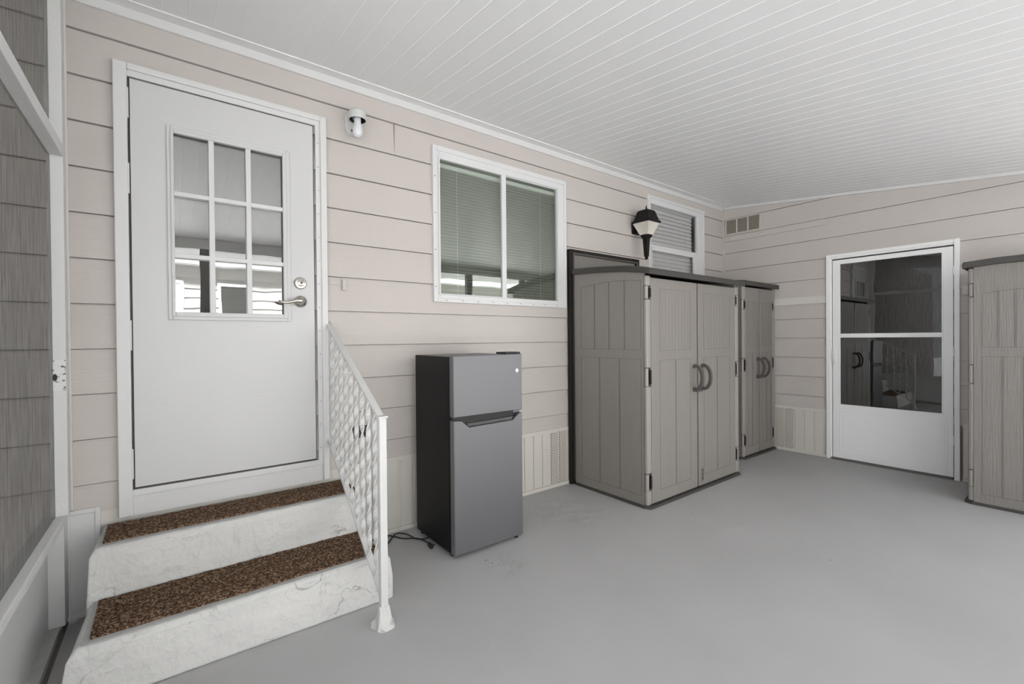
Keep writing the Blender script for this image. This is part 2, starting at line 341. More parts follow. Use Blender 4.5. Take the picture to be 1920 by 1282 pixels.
# trims
t1 = struct(MB().box(-0.35, L, -0.022, 0.0, 2.748, 2.796).build('trim_1', M['white'], bevel=0.002))
mb = MB(); mb.prism([(-0.022, ceil_z(-0.022) - 0.003), (-0.105, ceil_z(-0.105) - 0.003), (-0.105, ceil_z(-0.105) + 0.004), (-0.022, ceil_z(-0.022) + 0.004)], 'x', -0.35, L - 0.02)
mb.prism([(-0.098, ceil_z(-0.098) - 0.005), (-0.106, ceil_z(-0.106) - 0.005), (-0.106, ceil_z(-0.106) + 0.004), (-0.098, ceil_z(-0.098) + 0.004)], 'x', -0.35, L - 0.02)
t2 = struct(mb.build('trim_2', M['ceiling']))
t3 = struct(MB().prism([(-0.022, ceil_z(-0.022) - 0.024), (YO, ceil_z(YO) - 0.024), (YO, ceil_z(YO) + 0.002), (-0.022, ceil_z(-0.022) + 0.002)], 'x', L - 0.028, L).build('trim_3', M['white'], bevel=0.002))
# inside corner post
t4 = struct(MB().box(L - 0.022, L, -0.022, 0.0, 0.02, 2.775).build('trim_4', M['siding'], bevel=0.002))
# narrow boards on the far wall
t5 = struct(MB().box(L - 0.022, L - 0.002, -1.068, -0.022, 2.375, 2.437).build('trim_5', M['siding'], bevel=0.003))
mb = MB(); mb.box(L - 0.022, L, -1.079, -0.022, 1.577, 1.655); mb.box(L - 0.022, L, -3.3, -2.062, 1.577, 1.655)
t6 = struct(mb.build('trim_6', M['cream'], bevel=0.003))
# small painted hooks under the far wall vent
# skirting panels: ribbed vinyl below the siding
def skirting(name, P, u0, u1, perf):
    mb = MB(); pm = MB()
    def bx(m, a, b, o0, o1, z0, z1):
        p, q = P(a, o0, z0), P(b, o1, z1); m.box(p[0], q[0], p[1], q[1], p[2], q[2])
    bx(mb, u0, u1, 0.0, 0.016, 0.455, 0.487); bx(mb, u0, u1, 0.0, 0.022, 0.0, 0.028)
    bx(mb, u0, u1, 0.0, 0.004, 0.0, 0.47)
    u = u0; i = 0
    while u < u1 - 0.01:
        e = min(u + 0.088, u1)
        isp = any(a < (u + e) / 2 < b for a, b in perf)
        bx(pm if isp else mb, u + 0.006, e - 0.006, 0.004, 0.011, 0.028, 0.455)
        u += 0.094; i += 1
    o = struct(mb.build(name, M['cream'], bevel=0.0015))
    if pm.v: pm.build('perforated_strip', M['perforated'], o)
    return o
skirting('baseboard_left', lambda u, o, z: (u, -o, z), 0.80, L - 0.022, [(2.48, 2.66)])
skirting('baseboard_far', lambda u, o, z: (L - o, -u, z), 0.022, 1.079, [(0.55, 0.76)])
skirting('baseboard_right', lambda u, o, z: (L - o, -u, z), 2.065, 3.35, [])

# ------------------------------------------------------------------ screened side wall (near, left edge of the view)
wn = root('wall_near', (-0.40, 0, 0), kind='structure')
MB().box(-0.407, -0.356, -0.085, -0.013, 0.50, 2.76).build('corner_post', M['white_wood'], wn, bevel=0.002)
MB().box(-0.420, -0.368, -0.105, -0.0, 0.04, 0.47).build('kick_post', M['white_wood'], wn, bevel=0.002)
MB().box(-0.407, -0.355, -1.26, -0.087, 2.030, 2.082).build('mid_rail', M['white_wood'], wn, bevel=0.002)
MB().box(-0.44, -0.366, -3.36, -0.0, 0.462, 0.500).build('sill_rail', M['white_wood'], wn, bevel=0.003)
MB().box(-0.445, -0.383, -3.36, -0.0, 0.0, 0.04).build('bottom_plate', M['concrete'], wn, bevel=0.003)
MB().box(-0.436, -0.420, -3.36, -0.0, 0.04, 0.462).build('kick_panel', M['white'], wn)
MB().box(-0.383, -0.372, -3.36, -0.01, 0.0, 0.012).build('floor_track', M['shed_groove'], wn)
MB().box(-0.42, -0.368, -1.31, -1.26, 0.5, 2.65).build('middle_post', M['white_wood'], wn, bevel=0.002)
MB().box(-0.42, -0.368, -3.45, -3.36, 0.0, 2.42).build('end_post', M['white_wood'], wn, bevel=0.002)
MB().add([(-0.396, -0.085, 0.5), (-0.396, -1.26, 0.5), (-0.396, -1.26, ceil_z(-1.26)), (-0.396, -0.085, ceil_z(-0.085))], [(0, 1, 2, 3)]).build('screen_mesh', M['screen'], wn)
MB().box(-0.405, -0.358, -0.0885, -0.0845, 1.035, 1.165).build('strike_patch', M['chipped'], wn)['label'] = 'chipped patch with a latch hole'
MB().lathe([(0.011, 0), (0.006, 0.004)], (-0.390, -0.0925, 1.092), 10, 'y', 0.7, 1.4).build('latch_hole', M['black'], wn)
# white access panel at the foot of the house wall
mb = MB(); mb.box(-0.385, -0.262, -0.012, 0.0, 0.015, 0.495); mb.frame('y', -0.02, -0.012, -0.385, -0.262, 0.015, 0.495, 0.022, 0.018, 0.02, 0.02)
t7 = struct(mb.build('trim_7', M['white'], bevel=0.002))
struct(MB().box(-0.262, 0.8, -0.004, 0.03, 0.0, 0.47).build('baseboard_side', M['cream']))

# ------------------------------------------------------------------ open side towards the yard (seen in the glass)
wr = root('wall_right', (2.5, YO, 0), kind='structure')
MB().box(-0.42, L, YO - 0.06, YO + 0.03, 2.275, ceil_z(YO) + 0.0).build('header_beam', M['white'], wr, bevel=0.003)
for xx in (0.32, 2.1, 3.85, 4.98): MB().box(xx - 0.045, xx + 0.045, YO - 0.05, YO + 0.03, 0.0, 2.275).build('post', M['lawn_dark'], wr, bevel=0.003)
MB().box(-0.42, L, YO - 0.04, YO + 0.02, 0.0, 0.12).build('kick_wall', M['white'], wr, bevel=0.003)
# yard and the house across it
struct(MB().box(-40, 40, -40, YO - 0.25, -0.35, -0.10).build('ground', M['yard']))
struct(MB().box(-30, -2.8, YO - 0.25, 3, -0.35, -0.10).build('ground_side', M['yard']))
nh = root('neighbour_house', (3, -8.5, -0.1), 'pale sided neighbouring house across the yard, seen reflected in the glass', 'house')
ZR = 2.78
mb = MB(); z = -0.1
while z < ZR:
    mb.prism([(-8.5, z), (-8.478, z), (-8.5, z + LAP - 0.004)], 'x', -9, 16); z += LAP
mb.box(-9, 16, -10.5, -8.5, -0.1, ZR); mb.build('wall', M['neigh'], nh)
mb = MB(); mb.box(-9.3, 16.3, -10.6, -8.2, ZR, ZR + 0.14); mb.build('roof', M['white'], nh)
for xa, xb, mt in ((0.85, 1.36, 'interior'), (-0.55, 0.16, 'white'), (4.6, 6.2, 'interior')):
    f = MB().frame('y', -8.48, -8.45, xa - 0.06, xb + 0.06, 1.2, 2.46, 0.06, 0.06, 0.06, 0.06).build('window', M['white'], nh)
    MB().box(xa, xb, -8.49, -8.465, 1.26, 2.40).build('pane', M[mt], f)

# ------------------------------------------------------------------ house door
d1 = root('door_1', (0.26, 0, 0.43), kind='structure')
mb = MB()
mb.frame('y', -0.040, 0.0, -0.198, 0.733, 0.43, 2.533, 0.050, 0.034, 0.0, 0.030)
mb.build('casing', M['white'], d1, bevel=0.004)
mb = MB(); mb.frame('y', -0.028, 0.0, -0.150, 0.700, 0.52, 2.503, 0.001, 0.026, 0.028, 0.028)
mb.frame('y', -0.022, 0.0, -0.164, 0.700, 0.52, 2.505, 0.013, 0.01, 0.01, 0.01)
mb.box(-0.15, 0.70, -0.020, 0.0, 0.425, 0.522)
mb.build('door_frame', M['white'], d1, bevel=0.0015)
MB().frame('y', -0.016, -0.004, -0.1465, 0.6665, 0.5475, 2.477, 0.012, 0.012, 0.015, 0.015).build('frame_gap', M['shed_dark'], d1)
mb = MB()   # leaf with the opening for the light
for a, b, c, e in ((-0.139, 0.012, 0.558, 2.468), (0.508, 0.661, 0.558, 2.468), (0.012, 0.508, 0.558, 1.372), (0.012, 0.508, 2.262, 2.468)):
    mb.box(a, b, -0.024, 0.02, c, e)
leaf = mb.build('door_leaf', M['door_white'], d1)
mb = MB(); mb.frame('y', -0.034, -0.024, -0.006, 0.538, 1.345, 2.290, 0.016, 0.022, 0.024, 0.020); mb.frame('y', -0.040, -0.020, 0.008, 0.520, 1.362, 2.272, 0.014, 0.020, 0.022, 0.018)
mb.build('light_frame', M['door_white'], leaf, bevel=0.003)
mb = MB(); 
for a in (0.162, 0.325): mb.box(a, a + 0.024, -0.034, 0.0, 1.372, 2.262)
for c in (1.649, 1.951): mb.box(0.012, 0.508, -0.0335, 0.0, c, c + 0.022)
mb.build('glazing_bars', M['white'], leaf, bevel=0.003)
MB().box(0.012, 0.508, -0.008, -0.004, 1.372, 2.262).build('pane', M['door_glass'], leaf)
MB().box(-0.02, 0.54, 0.03, 0.04, 1.33, 2.30).build('curtain', M['curtain'], leaf)
mb = MB()
for c in (0.60, 1.20, 1.93, 2.28): mb.tube([(-0.1475, -0.030, c), (-0.1475, -0.030, c + 0.14)], 0.0045, 8)
mb.build('hinge', M['white'], d1)
mb = MB()
for i in range(14):
    mb.lathe([(0.004, 0), (0.003, -0.002)], (-0.157, -0.022, 0.62 + i * 0.135), 8, 'y'); mb.lathe([(0.004, 0), (0.003, -0.002)], (0.688, -0.028, 0.62 + i * 0.135), 8, 'y')
mb.build('screws', M['concrete'], d1)
mb = MB(); mb.lathe([(0.034, -0.024), (0.034, -0.030), (0.028, -0.038), (0.018, -0.040), (0.018, -0.052), (0.012, -0.055)], (0.586, 0, 1.562), 28, 'y')
db = mb.build('deadbolt', M['nickel'], leaf, smooth=True); MB().lathe([(0.006, -0.0555), (0.004, -0.0565)], (0.586, 0, 1.562), 12, 'y').build('keyhole', M['black'], db)
mb = MB(); mb.lathe([(0.034, -0.024), (0.034, -0.030), (0.026, -0.040), (0.014, -0.044), (0.013, -0.060)], (0.586, 0, 1.459), 28, 'y')
mb.tube([(0.586, -0.055, 1.459), (0.575, -0.070, 1.461), (0.553, -0.074, 1.460), (0.528, -0.074, 1.452), (0.505, -0.073, 1.447), (0.485, -0.070, 1.450), (0.470, -0.062, 1.457)],
        [0.016, 0.017, 0.013, 0.009, 0.007, 0.006, 0.005], 12)
mb.build('door_handle', M['nickel'], leaf, smooth=True)

# ------------------------------------------------------------------ window 1 (slider) with blind
w1 = root('window_1', (2.05, 0, 1.495), kind='structure')
mb = MB(); mb.frame('y', -0.030, 0.0, 1.424, 2.675, 1.495, 2.563, 0.030, 0.028, 0.028, 0.034)
mb.frame('y', -0.022, 0.02, 1.452, 2.650, 1.520, 2.532, 0.024, 0.066, 0.030, 0.045)
mb.build('window_frame', M['white_metal'], w1, bevel=0.003)
sa = MB().frame('y', -0.030, -0.006, 1.466, 2.040, 1.545, 2.496, 0.012, 0.040, 0.010, 0.020).build('sliding_sash', M['white_metal'], w1, bevel=0.003)
MB().frame('y', -0.008, 0.010, 2.030, 2.590, 1.548, 2.492, 0.026, 0.008, 0.006, 0.010).build('fixed_sash', M['white_metal'], w1, bevel=0.002)
MB().box(1.476, 2.002, -0.018, -0.014, 1.55, 2.478).build('pane', M['window_glass'], w1)
MB().box(2.054, 2.584, -0.004, 0.0, 1.55, 2.484).build('pane', M['window_glass'], w1)
mb = MB()
for i, xx in enumerate([1.52 + 0.13 * j for j in range(9)]): mb.lathe([(0.004, 0), (0.0025, -0.002)], (xx, -0.030, 1.508 + 0.004 * (i % 2)), 8, 'y')
for zz in (1.60, 1.85, 2.1, 2.35): mb.lathe([(0.004, 0), (0.0025, -0.002)], (1.438, -0.030, zz), 8, 'y')
mb.build('screws', M['shed_dark'], w1)
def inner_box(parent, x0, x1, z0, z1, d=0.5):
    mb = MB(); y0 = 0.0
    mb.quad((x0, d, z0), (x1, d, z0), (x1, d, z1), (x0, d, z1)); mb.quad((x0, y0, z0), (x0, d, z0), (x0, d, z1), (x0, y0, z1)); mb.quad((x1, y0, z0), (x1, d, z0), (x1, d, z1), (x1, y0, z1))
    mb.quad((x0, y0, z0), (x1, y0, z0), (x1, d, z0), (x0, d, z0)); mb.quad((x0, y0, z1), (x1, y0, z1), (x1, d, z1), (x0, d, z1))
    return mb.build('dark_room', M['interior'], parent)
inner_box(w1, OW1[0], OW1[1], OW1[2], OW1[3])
def blind(name, x0, x1, y, z0, z1, label, ms, mh, tilt, pitch=0.023, hw=0.0135):
    b = root(name, ((x0 + x1) / 2, y, z0), label, 'window blind')
    MB().box(x0, x1, y - 0.014, y + 0.014, z1 - 0.028, z1).build('head_rail', mh, b, bevel=0.002)
    mb = MB(); z = z1 - 0.045; c, s_ = cos(tilt) * hw, sin(tilt) * hw
    while z > z0 + 0.02:
        mb.add([(x0, y - c, z - s_), (x1, y - c, z - s_), (x1, y - 0.0035, z + 0.0016), (x0, y - 0.0035, z + 0.0016), (x1, y + c, z + s_), (x0, y + c, z + s_)], [(0, 1, 2, 3), (3, 2, 4, 5)]); z -= pitch
    mb.build('slats', ms, b)
    MB().box(x0, x1, y - 0.011, y + 0.011, z0, z0 + 0.014).build('bottom_rail', mh, b)
    mb = MB()
    for f in (0.15, 0.5, 0.85): mb.tube([(x0 + (x1 - x0) * f, y - 0.015, z0), (x0 + (x1 - x0) * f, y - 0.015, z1 - 0.02)], 0.0008, 6)
    mb.build('cords', mh, b)
    return b
blind('window_blind', 1.475, 2.60, 0.045, 1.535, 2.472, 'grey green closed slat blind behind the two-pane sliding window', M['blind_grey'], M['blind'], radians(66), 0.0225, 0.0135)

# ------------------------------------------------------------------ window 2 (double hung, partly behind the lantern and the big cabinet)
w2 = root('window_2', (4.34, 0, 1.30), kind='structure')
mb = MB(); mb.frame('y', -0.028, 0.0, 3.822, 4.870, 1.30, 2.676, 0.022, 0.022, 0.04, 0.030)
mb.frame('y', -0.020, 0.02, 3.842, 4.850, 1.33, 2.65, 0.030, 0.110, 0.03, 0.055); mb.build('window_frame', M['white_metal'], w2, bevel=0.003)
mb = MB(); mb.frame('y', -0.026, -0.004, 3.868, 4.742, 1.36, 2.158, 0.012, 0.096, 0.03, 0.036); mb.build('lower_sash', M['white_metal'], w2, bevel=0.002)
mb = MB(); mb.frame('y', -0.006, 0.012, 3.866, 4.745, 2.155, 2.60, 0.006, 0.006, 0.034, 0.004); mb.build('upper_sash', M['white_metal'], w2, bevel=0.002)
MB().box(3.88, 4.646, -0.014, -0.010, 1.39, 2.122).build('pane', M['white_window_glass'], w2)
MB().box(3.872, 4.739, 0.002, 0.006, 2.189, 2.596).build('pane', M['white_window_glass'], w2)
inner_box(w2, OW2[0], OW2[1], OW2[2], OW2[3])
blind('window_blind', 3.875, 4.70, 0.04, 1.40, 2.60, 'pale slat blind hanging in the small window beside the black lantern', M['blind'], M['white'], radians(72), 0.041, 0.0235)

# ------------------------------------------------------------------ storm door on the far wall
d2 = root('door_2', (L, -1.56, 0.0), kind='structure')
X = L
mb = MB(); mb.frame('x', X - 0.035, X, -2.050, -1.080, 0.0, 2.057, 0.035, 0.035, 0.0, 0.030); mb.frame('x', X - 0.024, X, -2.02, -1.112, 0.0, 2.03, 0.006, 0.016, 0.0, 0.020)
mb.build('door_frame', M['storm_white'], d2, bevel=0.003)
MB().box(X - 0.0165, X - 0.0145, -2.02, -1.12, 0.0, 2.01).build('frame_gap', M['shed_dark'], d2)
bpy.data.objects[-1] if False else None
mb = MB()
for a, b, c, e in ((-2.010, -1.938, 0.022, 1.996), (-1.200, -1.135, 0.022, 1.996), (-1.938, -1.200, 1.952, 1.996), (-1.938, -1.200, 0.022, 0.560), (-1.938, -1.200, 1.222, 1.262)):
    mb.box(X - 0.030, X - 0.0135, a, b, c, e)
lf = mb.build('door_leaf', M['storm_white'], d2, bevel=0.0015)
mb = MB(); mb.frame('x', X - 0.034, X - 0.030, -1.955, -1.19, 0.085, 0.50, 0.010, 0.010, 0.010, 0.010); mb.frame('x', X - 0.034, X - 0.030, -1.975, -1.17, 0.055, 0.53, 0.008, 0.008, 0.008, 0.008)
mb.frame('x', X - 0.034, X - 0.030, -1.950, -1.186, 0.548, 1.966, 0.012, 0.012, 0.012, 0.014)
mb.build('mouldings', M['storm_white'], lf, bevel=0.001)
for c, e in ((0.560, 1.222), (1.262, 1.952)): MB().box(X - 0.022, X - 0.018, -1.938, -1.200, c, e).build('pane', M['storm_glass'], lf)
bpy.data.objects['frame_gap.001'].data.transform(Matrix.Translation((0.012, 0, 0)))
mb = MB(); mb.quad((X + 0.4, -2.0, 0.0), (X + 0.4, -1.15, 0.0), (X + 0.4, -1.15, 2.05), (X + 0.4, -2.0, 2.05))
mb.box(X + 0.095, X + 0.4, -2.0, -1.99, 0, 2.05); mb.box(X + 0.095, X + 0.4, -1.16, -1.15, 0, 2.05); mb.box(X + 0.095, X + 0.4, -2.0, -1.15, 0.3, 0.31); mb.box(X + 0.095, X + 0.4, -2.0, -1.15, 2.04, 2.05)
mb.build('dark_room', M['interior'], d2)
mb = MB(); mb.box(X - 0.046, X - 0.030, -1.152, -1.136, 0.97, 1.085); mb.tube([(X - 0.046, -1.158, 0.955), (X - 0.056, -1.158, 0.975), (X - 0.056, -1.158, 1.04), (X - 0.046, -1.158, 1.06)], 0.006, 8)
mb.build('door_handle', M['storm_white'], lf, bevel=0.002)
for c in (0.30, 1.06, 1.75): MB().tube([(X - 0.036, -2.013, c), (X - 0.036, -2.013, c + 0.075)], 0.006, 8).build('hinge', M['storm_white'], d2)
MB().box(X - 0.04, X, -2.01, -1.12, 0.0, 0.018).build('sill', M['shed_groove'], d2)

# ------------------------------------------------------------------ vent and small fixtures
v = root('wall_vent', (L, -0.24, 2.46), 'cream rectangular wall vent with three fine mesh grids, high beside the corner', 'vent')
MB().frame('x', X - 0.024, X - 0.004, -0.440, -0.040, 2.452, 2.640, 0.012, 0.012, 0.014, 0.014).build('vent_frame', M['siding'], v, bevel=0.002)
ys = [(-0.428, -0.309), (-0.297, -0.182), (-0.170, -0.052)]
for a, b in ys:
    g = MB()
    for i in range(14): g.box(X - 0.020, X - 0.014, a, b, 2.468 + i * 0.0115, 2.468 + i * 0.0115 + 0.005)
    for i in range(6): g.box(X - 0.019, X - 0.015, a + (b - a) * (i + 0.5) / 6 - 0.001, a + (b - a) * (i + 0.5) / 6 + 0.001, 2.466, 2.626)
    g.build('grid', M['vent_mesh'], v)
for a in (-0.311, -0.184): MB().box(X - 0.022, X - 0.010, a, a + 0.016, 2.46, 2.63).build('divider', M['siding'], v)
MB().box(X - 0.0125, X - 0.011, -0.43, -0.05, 2.46, 2.63).build('backing', M['shed_groove'], v)
for yy in (-0.10, -0.45):
    o = MB().tube([(X - 0.022, yy, 2.418), (X - 0.035, yy, 2.412), (X - 0.040, yy, 2.395), (X - 0.030, yy, 2.385)], 0.005, 8).build('cup_hook', M['cream'], loc=(X - 0.022, yy, 2.385), smooth=True)
    tag(o, 'small painted hook on the narrow board, ' + ('directly below the wall vent' if yy > -0.2 else 'just past the right end of the wall vent'), 'hook', 'painted hooks on the narrow board')
# doorbell-like bracket beside the house door
br = root('doorbell', (0.833, -0.012, 1.535), 'tiny painted-over doorbell on the siding right of the house door', 'doorbell')
MB().box(0.820, 0.846, -0.022, -0.008, 1.538, 1.602).build('housing', M['siding'], br, bevel=0.003)
MB().lathe([(0.006, -0.022), (0.005, -0.025)], (0.833, 0, 1.585), 10, 'y').build('button', M['cream'], br)
MB().tube([(0.735, -0.012, 1.571), (0.82, -0.013, 1.569)], 0.0018, 6).build('wire', M['siding'], br)
# dark louvre seen through the balusters
lv = root('wall_louvre', (0.915, -0.01, 0.63), 'small dark louvre on the siding, seen through the stair railing', 'vent')
MB().box(0.862, 0.972, -0.013, -0.0, 0.640, 0.712).build('backing', M['shed_dark'], lv)
mb = MB()
for i in range(5): mb.box(0.862, 0.972, -0.022, -0.013, 0.645 + i * 0.014, 0.650 + i * 0.014)
mb.build('blades', M['handle'], lv)

# ------------------------------------------------------------------ porch lamp with bare bulb
pl = root('wall_lamp', (0.90, -0.01, 2.54), 'pale grey wall lamp above the door corner with a bare hanging bulb', 'lamp')
poly = []
for a in range(24):
    t = 2 * pi * a / 24; poly.append((0.900 + 0.058 * max(-0.92, min(0.92, 1.12 * cos(t))), 2.546 + 0.072 * sin(t)))
MB().prism(poly, 'y', -0.024, -0.006).build('back_plate', M['lamp_white'], pl, bevel=0.004)
c = (0.895, -0.098, 0)
mb = MB(); n = 32; prof = [(0.0, 2.600), (0.036, 2.598), (0.045, 2.590), (0.049, 2.578), (0.051, 2.540), (0.047, 2.540), (0.045, 2.575), (0.033, 2.583), (0.0, 2.584)]
mb.lathe([(max(r, 0.0008), h) for r, h in prof], c, n); mb.tube([(0.895, -0.02, 2.572), (0.895, -0.075, 2.574)], 0.022, 14)
hood = mb.build('hood', M['lamp_white'], pl, smooth=True)
MB().lathe([(0.001, 2.580), (0.0440, 2.579), (0.0462, 2.5415), (0.0445, 2.5415), (0.042, 2.574), (0.001, 2.575)], c, n).build('socket_lining', M['black'], hood)
MB().lathe([(0.019, 2.573), (0.020, 2.530), (0.021, 2.508), (0.026, 2.492), (0.029, 2.474), (0.028, 2.460), (0.021, 2.447), (0.010, 2.440), (0.001, 2.439)], c, n).build('bulb', M['bulb'], pl, smooth=True)
MB().lathe([(0.006, -0.024), (0.004, -0.028)], (0.885, 0, 2.505), 10, 'y', 0.7, 1.3).build('screw', M['black'], pl)

# ------------------------------------------------------------------ black lantern
cx, cy = 3.632, -0.135
la = root('wall_lantern', (cx, 0, 1.99), 'black four-sided wall lantern with ribbed glass beside the small window', 'lantern')
def frustum(mb, z0, r0, z1, r1, ang=pi / 4):
    vs = [(cx + r * math.sqrt(2) * cos(ang + i * pi / 2), cy + r * math.sqrt(2) * sin(ang + i * pi / 2), z) for z, r in ((z0, r0), (z1, r1)) for i in range(4)]
    return mb.add(vs, [(3, 2, 1, 0), (4, 5, 6, 7)] + [(i, (i + 1) % 4, (i + 1) % 4 + 4, i + 4) for i in range(4)])
mb = MB(); frustum(mb, 2.330, 0.094, 2.338, 0.098); frustum(mb, 2.338, 0.096, 2.352, 0.094); frustum(mb, 2.352, 0.086, 2.445, 0.058); frustum(mb, 2.445, 0.058, 2.454, 0.048)
mb.build('cap', M['lantern_black'], la)
MB().lathe([(0.012, 2.453), (0.010, 2.466), (0.003, 2.500), (0.0005, 2.506)], (cx, cy, 0), 10).build('finial', M['lantern_black'], la)
mb = MB(); nn = 9; rt, rb, zt, zb = 0.084, 0.035, 2.330, 2.212
for s_ in range(4):
    a = s_ * pi / 2; ca, sa_ = cos(a), sin(a)
    def Q(u, o, z): return (cx + u * ca - o * sa_, cy + u * sa_ + o * ca, z)
    pts = [(-1 + 2 * i / (2 * nn), 0.0025 * (i % 2)) for i in range(2 * nn + 1)]
    for (ua, oa), (ub, ob) in zip(pts[:-1], pts[1:]): mb.quad(Q(ua * rb, -rb - oa, zb), Q(ub * rb, -rb - ob, zb), Q(ub * rt, -rt - ob, zt), Q(ua * rt, -rt - oa, zt))
mb.build('ribbed_glass', M['lens'], la)
for sx in (-1, 1):
    for sy in (-1, 1): MB().tube([(cx + sx * rb * 1.05, cy + sy * rb * 1.05, zb), (cx + sx * rt * 1.03, cy + sy * rt * 1.03, zt)], 0.0035, 6).build('edge_bar', M['lens'], la)
mb = MB(); frustum(mb, 2.190, 0.028, 2.214, 0.042); frustum(mb, 2.214, 0.042, 2.222, 0.040); frustum(mb, 2.015, 0.016, 2.190, 0.025); frustum(mb, 1.990, 0.009, 2.015, 0.012)
mb.build('tail', M['lantern_black'], la)
mb = MB(); mb.box(cx - 0.062, cx + 0.062, -0.030, -0.006, 2.245, 2.355); mb.tube([(cx, -0.025, 2.335), (cx, -0.05, 2.338), (cx, cy + 0.08, 2.338)], 0.013, 10); mb.box(cx - 0.03, cx + 0.03, -0.06, -0.02, 2.25, 2.345)
mb.build('wall_bracket', M['lantern_black'], la, bevel=0.003)

# ------------------------------------------------------------------ bronze frame leaning behind the big cabinet
fb = root('screen_door', (3.165, -0.02, 0.0), 'dark bronze framed screen door standing against the house wall behind the big cabinet', 'screen door')
mb = MB(); mb.frame('y', -0.055, -0.018, 2.690, 3.630, 0.0, 1.995, 0.042, 0.045, 0.06, 0.042); mb.box(2.73, 3.585, -0.052, -0.022, 1.0, 1.045)
mb.build('frame', M['bronze'], fb, bevel=0.003)
mb = MB(); mb.frame('y', -0.062, -0.055, 2.722, 3.60, 0.03, 1.965, 0.012, 0.012, 0.012, 0.012); mb.build('bead', M['handle'], fb)
MB().box(2.73, 3.586, -0.034, -0.030, 0.05, 1.955).build('mesh_panel', M['handle' if False else 'shed'], fb)

# ------------------------------------------------------------------ steps
st = MB()
def block(prof_l, prof_r):
    n = len(prof_l); vs = [p for p in prof_l] + [p for p in prof_r]
    st.add(vs, [tuple(range(n)), tuple(range(n, 2 * n))[::-1]] + [(i, (i + 1) % n, (i + 1) % n + n, i + n) for i in range(n)])
block([(-0.262, -0.005, 0.0), (-0.282, -0.330, 0.0), (-0.280, -0.325, 0.19), (-0.276, -0.305, 0.370), (-0.252, -0.282, 0.405), (-0.25, -0.005, 0.405)],
      [(0.835, -0.005, 0.0), (0.835, -0.335, 0.0), (0.830, -0.335, 0.19), (0.822, -0.318, 0.38), (0.815, -0.298, 0.405), (0.81, -0.005, 0.405)])
block([(-0.285, -0.20, 0.0), (-0.303, -0.684, 0.0), (-0.303, -0.678, 0.10), (-0.298, -0.668, 0.165), (-0.270, -0.652, 0.198), (-0.262, -0.20, 0.198)],
      [(0.825, -0.20, 0.0), (0.838, -0.708, 0.0), (0.842, -0.700, 0.10), (0.838, -0.682, 0.185), (0.825, -0.660, 0.200), (0.815, -0.20, 0.200)])
steps = st.build('entry_steps', M['stucco'], loc=(0.27, -0.33, 0), bevel=0.010, seg=3)
tag(steps, 'two white stuccoed concrete steps with hairline cracks below the house door', 'steps')
def mat_tread(z, ya, yb, xa, xb, label):
    """carpet tread with a slightly frayed outline"""
    top = []; n = 60
    for i in range(n + 1): top.append((xa + (xb - xa) * i / n, ya + random.uniform(-0.004, 0.004)))
    bot = [(xa + 0.004 + (xb - xa) * i / n, yb + random.uniform(-0.0015, 0.0015)) for i in range(n + 1)]
    mb = MB(); mb.prism(top + bot[::-1], 'z', z, z + 0.008)
    o = mb.build('step_carpet', M['carpet'], loc=((xa + xb) / 2, (ya + yb) / 2, z))
    tag(o, label, 'carpet strip', 'brown carpet strips on the steps')
mat_tread(0.4067, -0.045, -0.268, -0.236, 0.806, 'brown carpet strip on the upper step against the door sill')
mat_tread(0.2012, -0.338, -0.628, -0.240, 0.800, 'brown carpet strip on the lower step below the stuccoed riser')
# bare concrete nosings round the carpets
mb = MB(); mb.box(-0.249, 0.808, -0.296, -0.008, 0.4045, 0.4065); mb.box(-0.256, 0.818, -0.655, -0.31, 0.1985, 0.2005)
mb.build('tread_tops', M['concrete'], steps)

# ------------------------------------------------------------------ railing
ra = root('stair_railing', (0.72, -0.88, 0.0), 'white twisted-bar metal stair railing running from the floor up to the wall', 'railing')
nx, ny = 0.722, -0.880
mb = MB(); mb.box(nx - 0.016, nx + 0.016, ny - 0.016, ny + 0.016, 0.02, 0.905); mb.build('newel_post', M['rail_white'], ra, bevel=0.002)
mb = MB(); mb.box(nx - 0.021, nx + 0.022, ny - 0.022, ny + 0.020, 0.903, 0.911); mb.build('post_cap', M['rail_white'], ra, bevel=0.002)
mb = MB(); N_ = 18
vs = []
for j, (r, z) in enumerate(((0.054, 0.0), (0.050, 0.012), (0.036, 0.03), (0.030, 0.055), (0.027, 0.085), (0.022, 0.092))):
    for i in range(N_):
        a = 2 * pi * i / N_; q = 1 + 0.10 * sin(3 * a + j) + 0.06 * sin(5 * a + 2 * j); rr = r * q / max(abs(cos(a)), abs(sin(a))) ** 0.5
        vs.append((nx + rr * cos(a) * 0.86, ny + rr * sin(a) * 0.86, z))
fs = [(j * N_ + i, j * N_ + (i + 1) % N_, (j + 1) * N_ + (i + 1) % N_, (j + 1) * N_ + i) for j in range(5) for i in range(N_)] + [tuple(range(N_))[::-1], tuple(range(5 * N_, 6 * N_))]
mb.add(vs, fs); mb.build('post_foot', M['stucco'], ra, smooth=True)
def topz(y): return 0.893 + (1.335 - 0.893) * (y - ny) / (-0.012 - ny)
def botz(y): return 0.115 + (0.672 - 0.115) * (y - ny) / (-0.012 - ny)
def railx(y): return nx + 0.014 * (y - ny) / 0.87
def railbar(zf, w, h, y0, y1):
    mb = MB(); vs = []
    for y in (y0, y1):
        for dx, dz in ((-w / 2, 0), (w / 2, 0), (w / 2, h), (-w / 2, h)): vs.append((railx(y) + dx, y, zf(y) + dz))
    return mb.add(vs, [(0, 1, 2, 3), (7, 6, 5, 4), (0, 4, 5, 1), (1, 5, 6, 2), (2, 6, 7, 3), (3, 7, 4, 0)])
m_ = railbar(topz, 0.030, 0.014, ny + 0.010, -0.012); m_.build('hand_rail', M['rail_white'], ra, bevel=0.002)
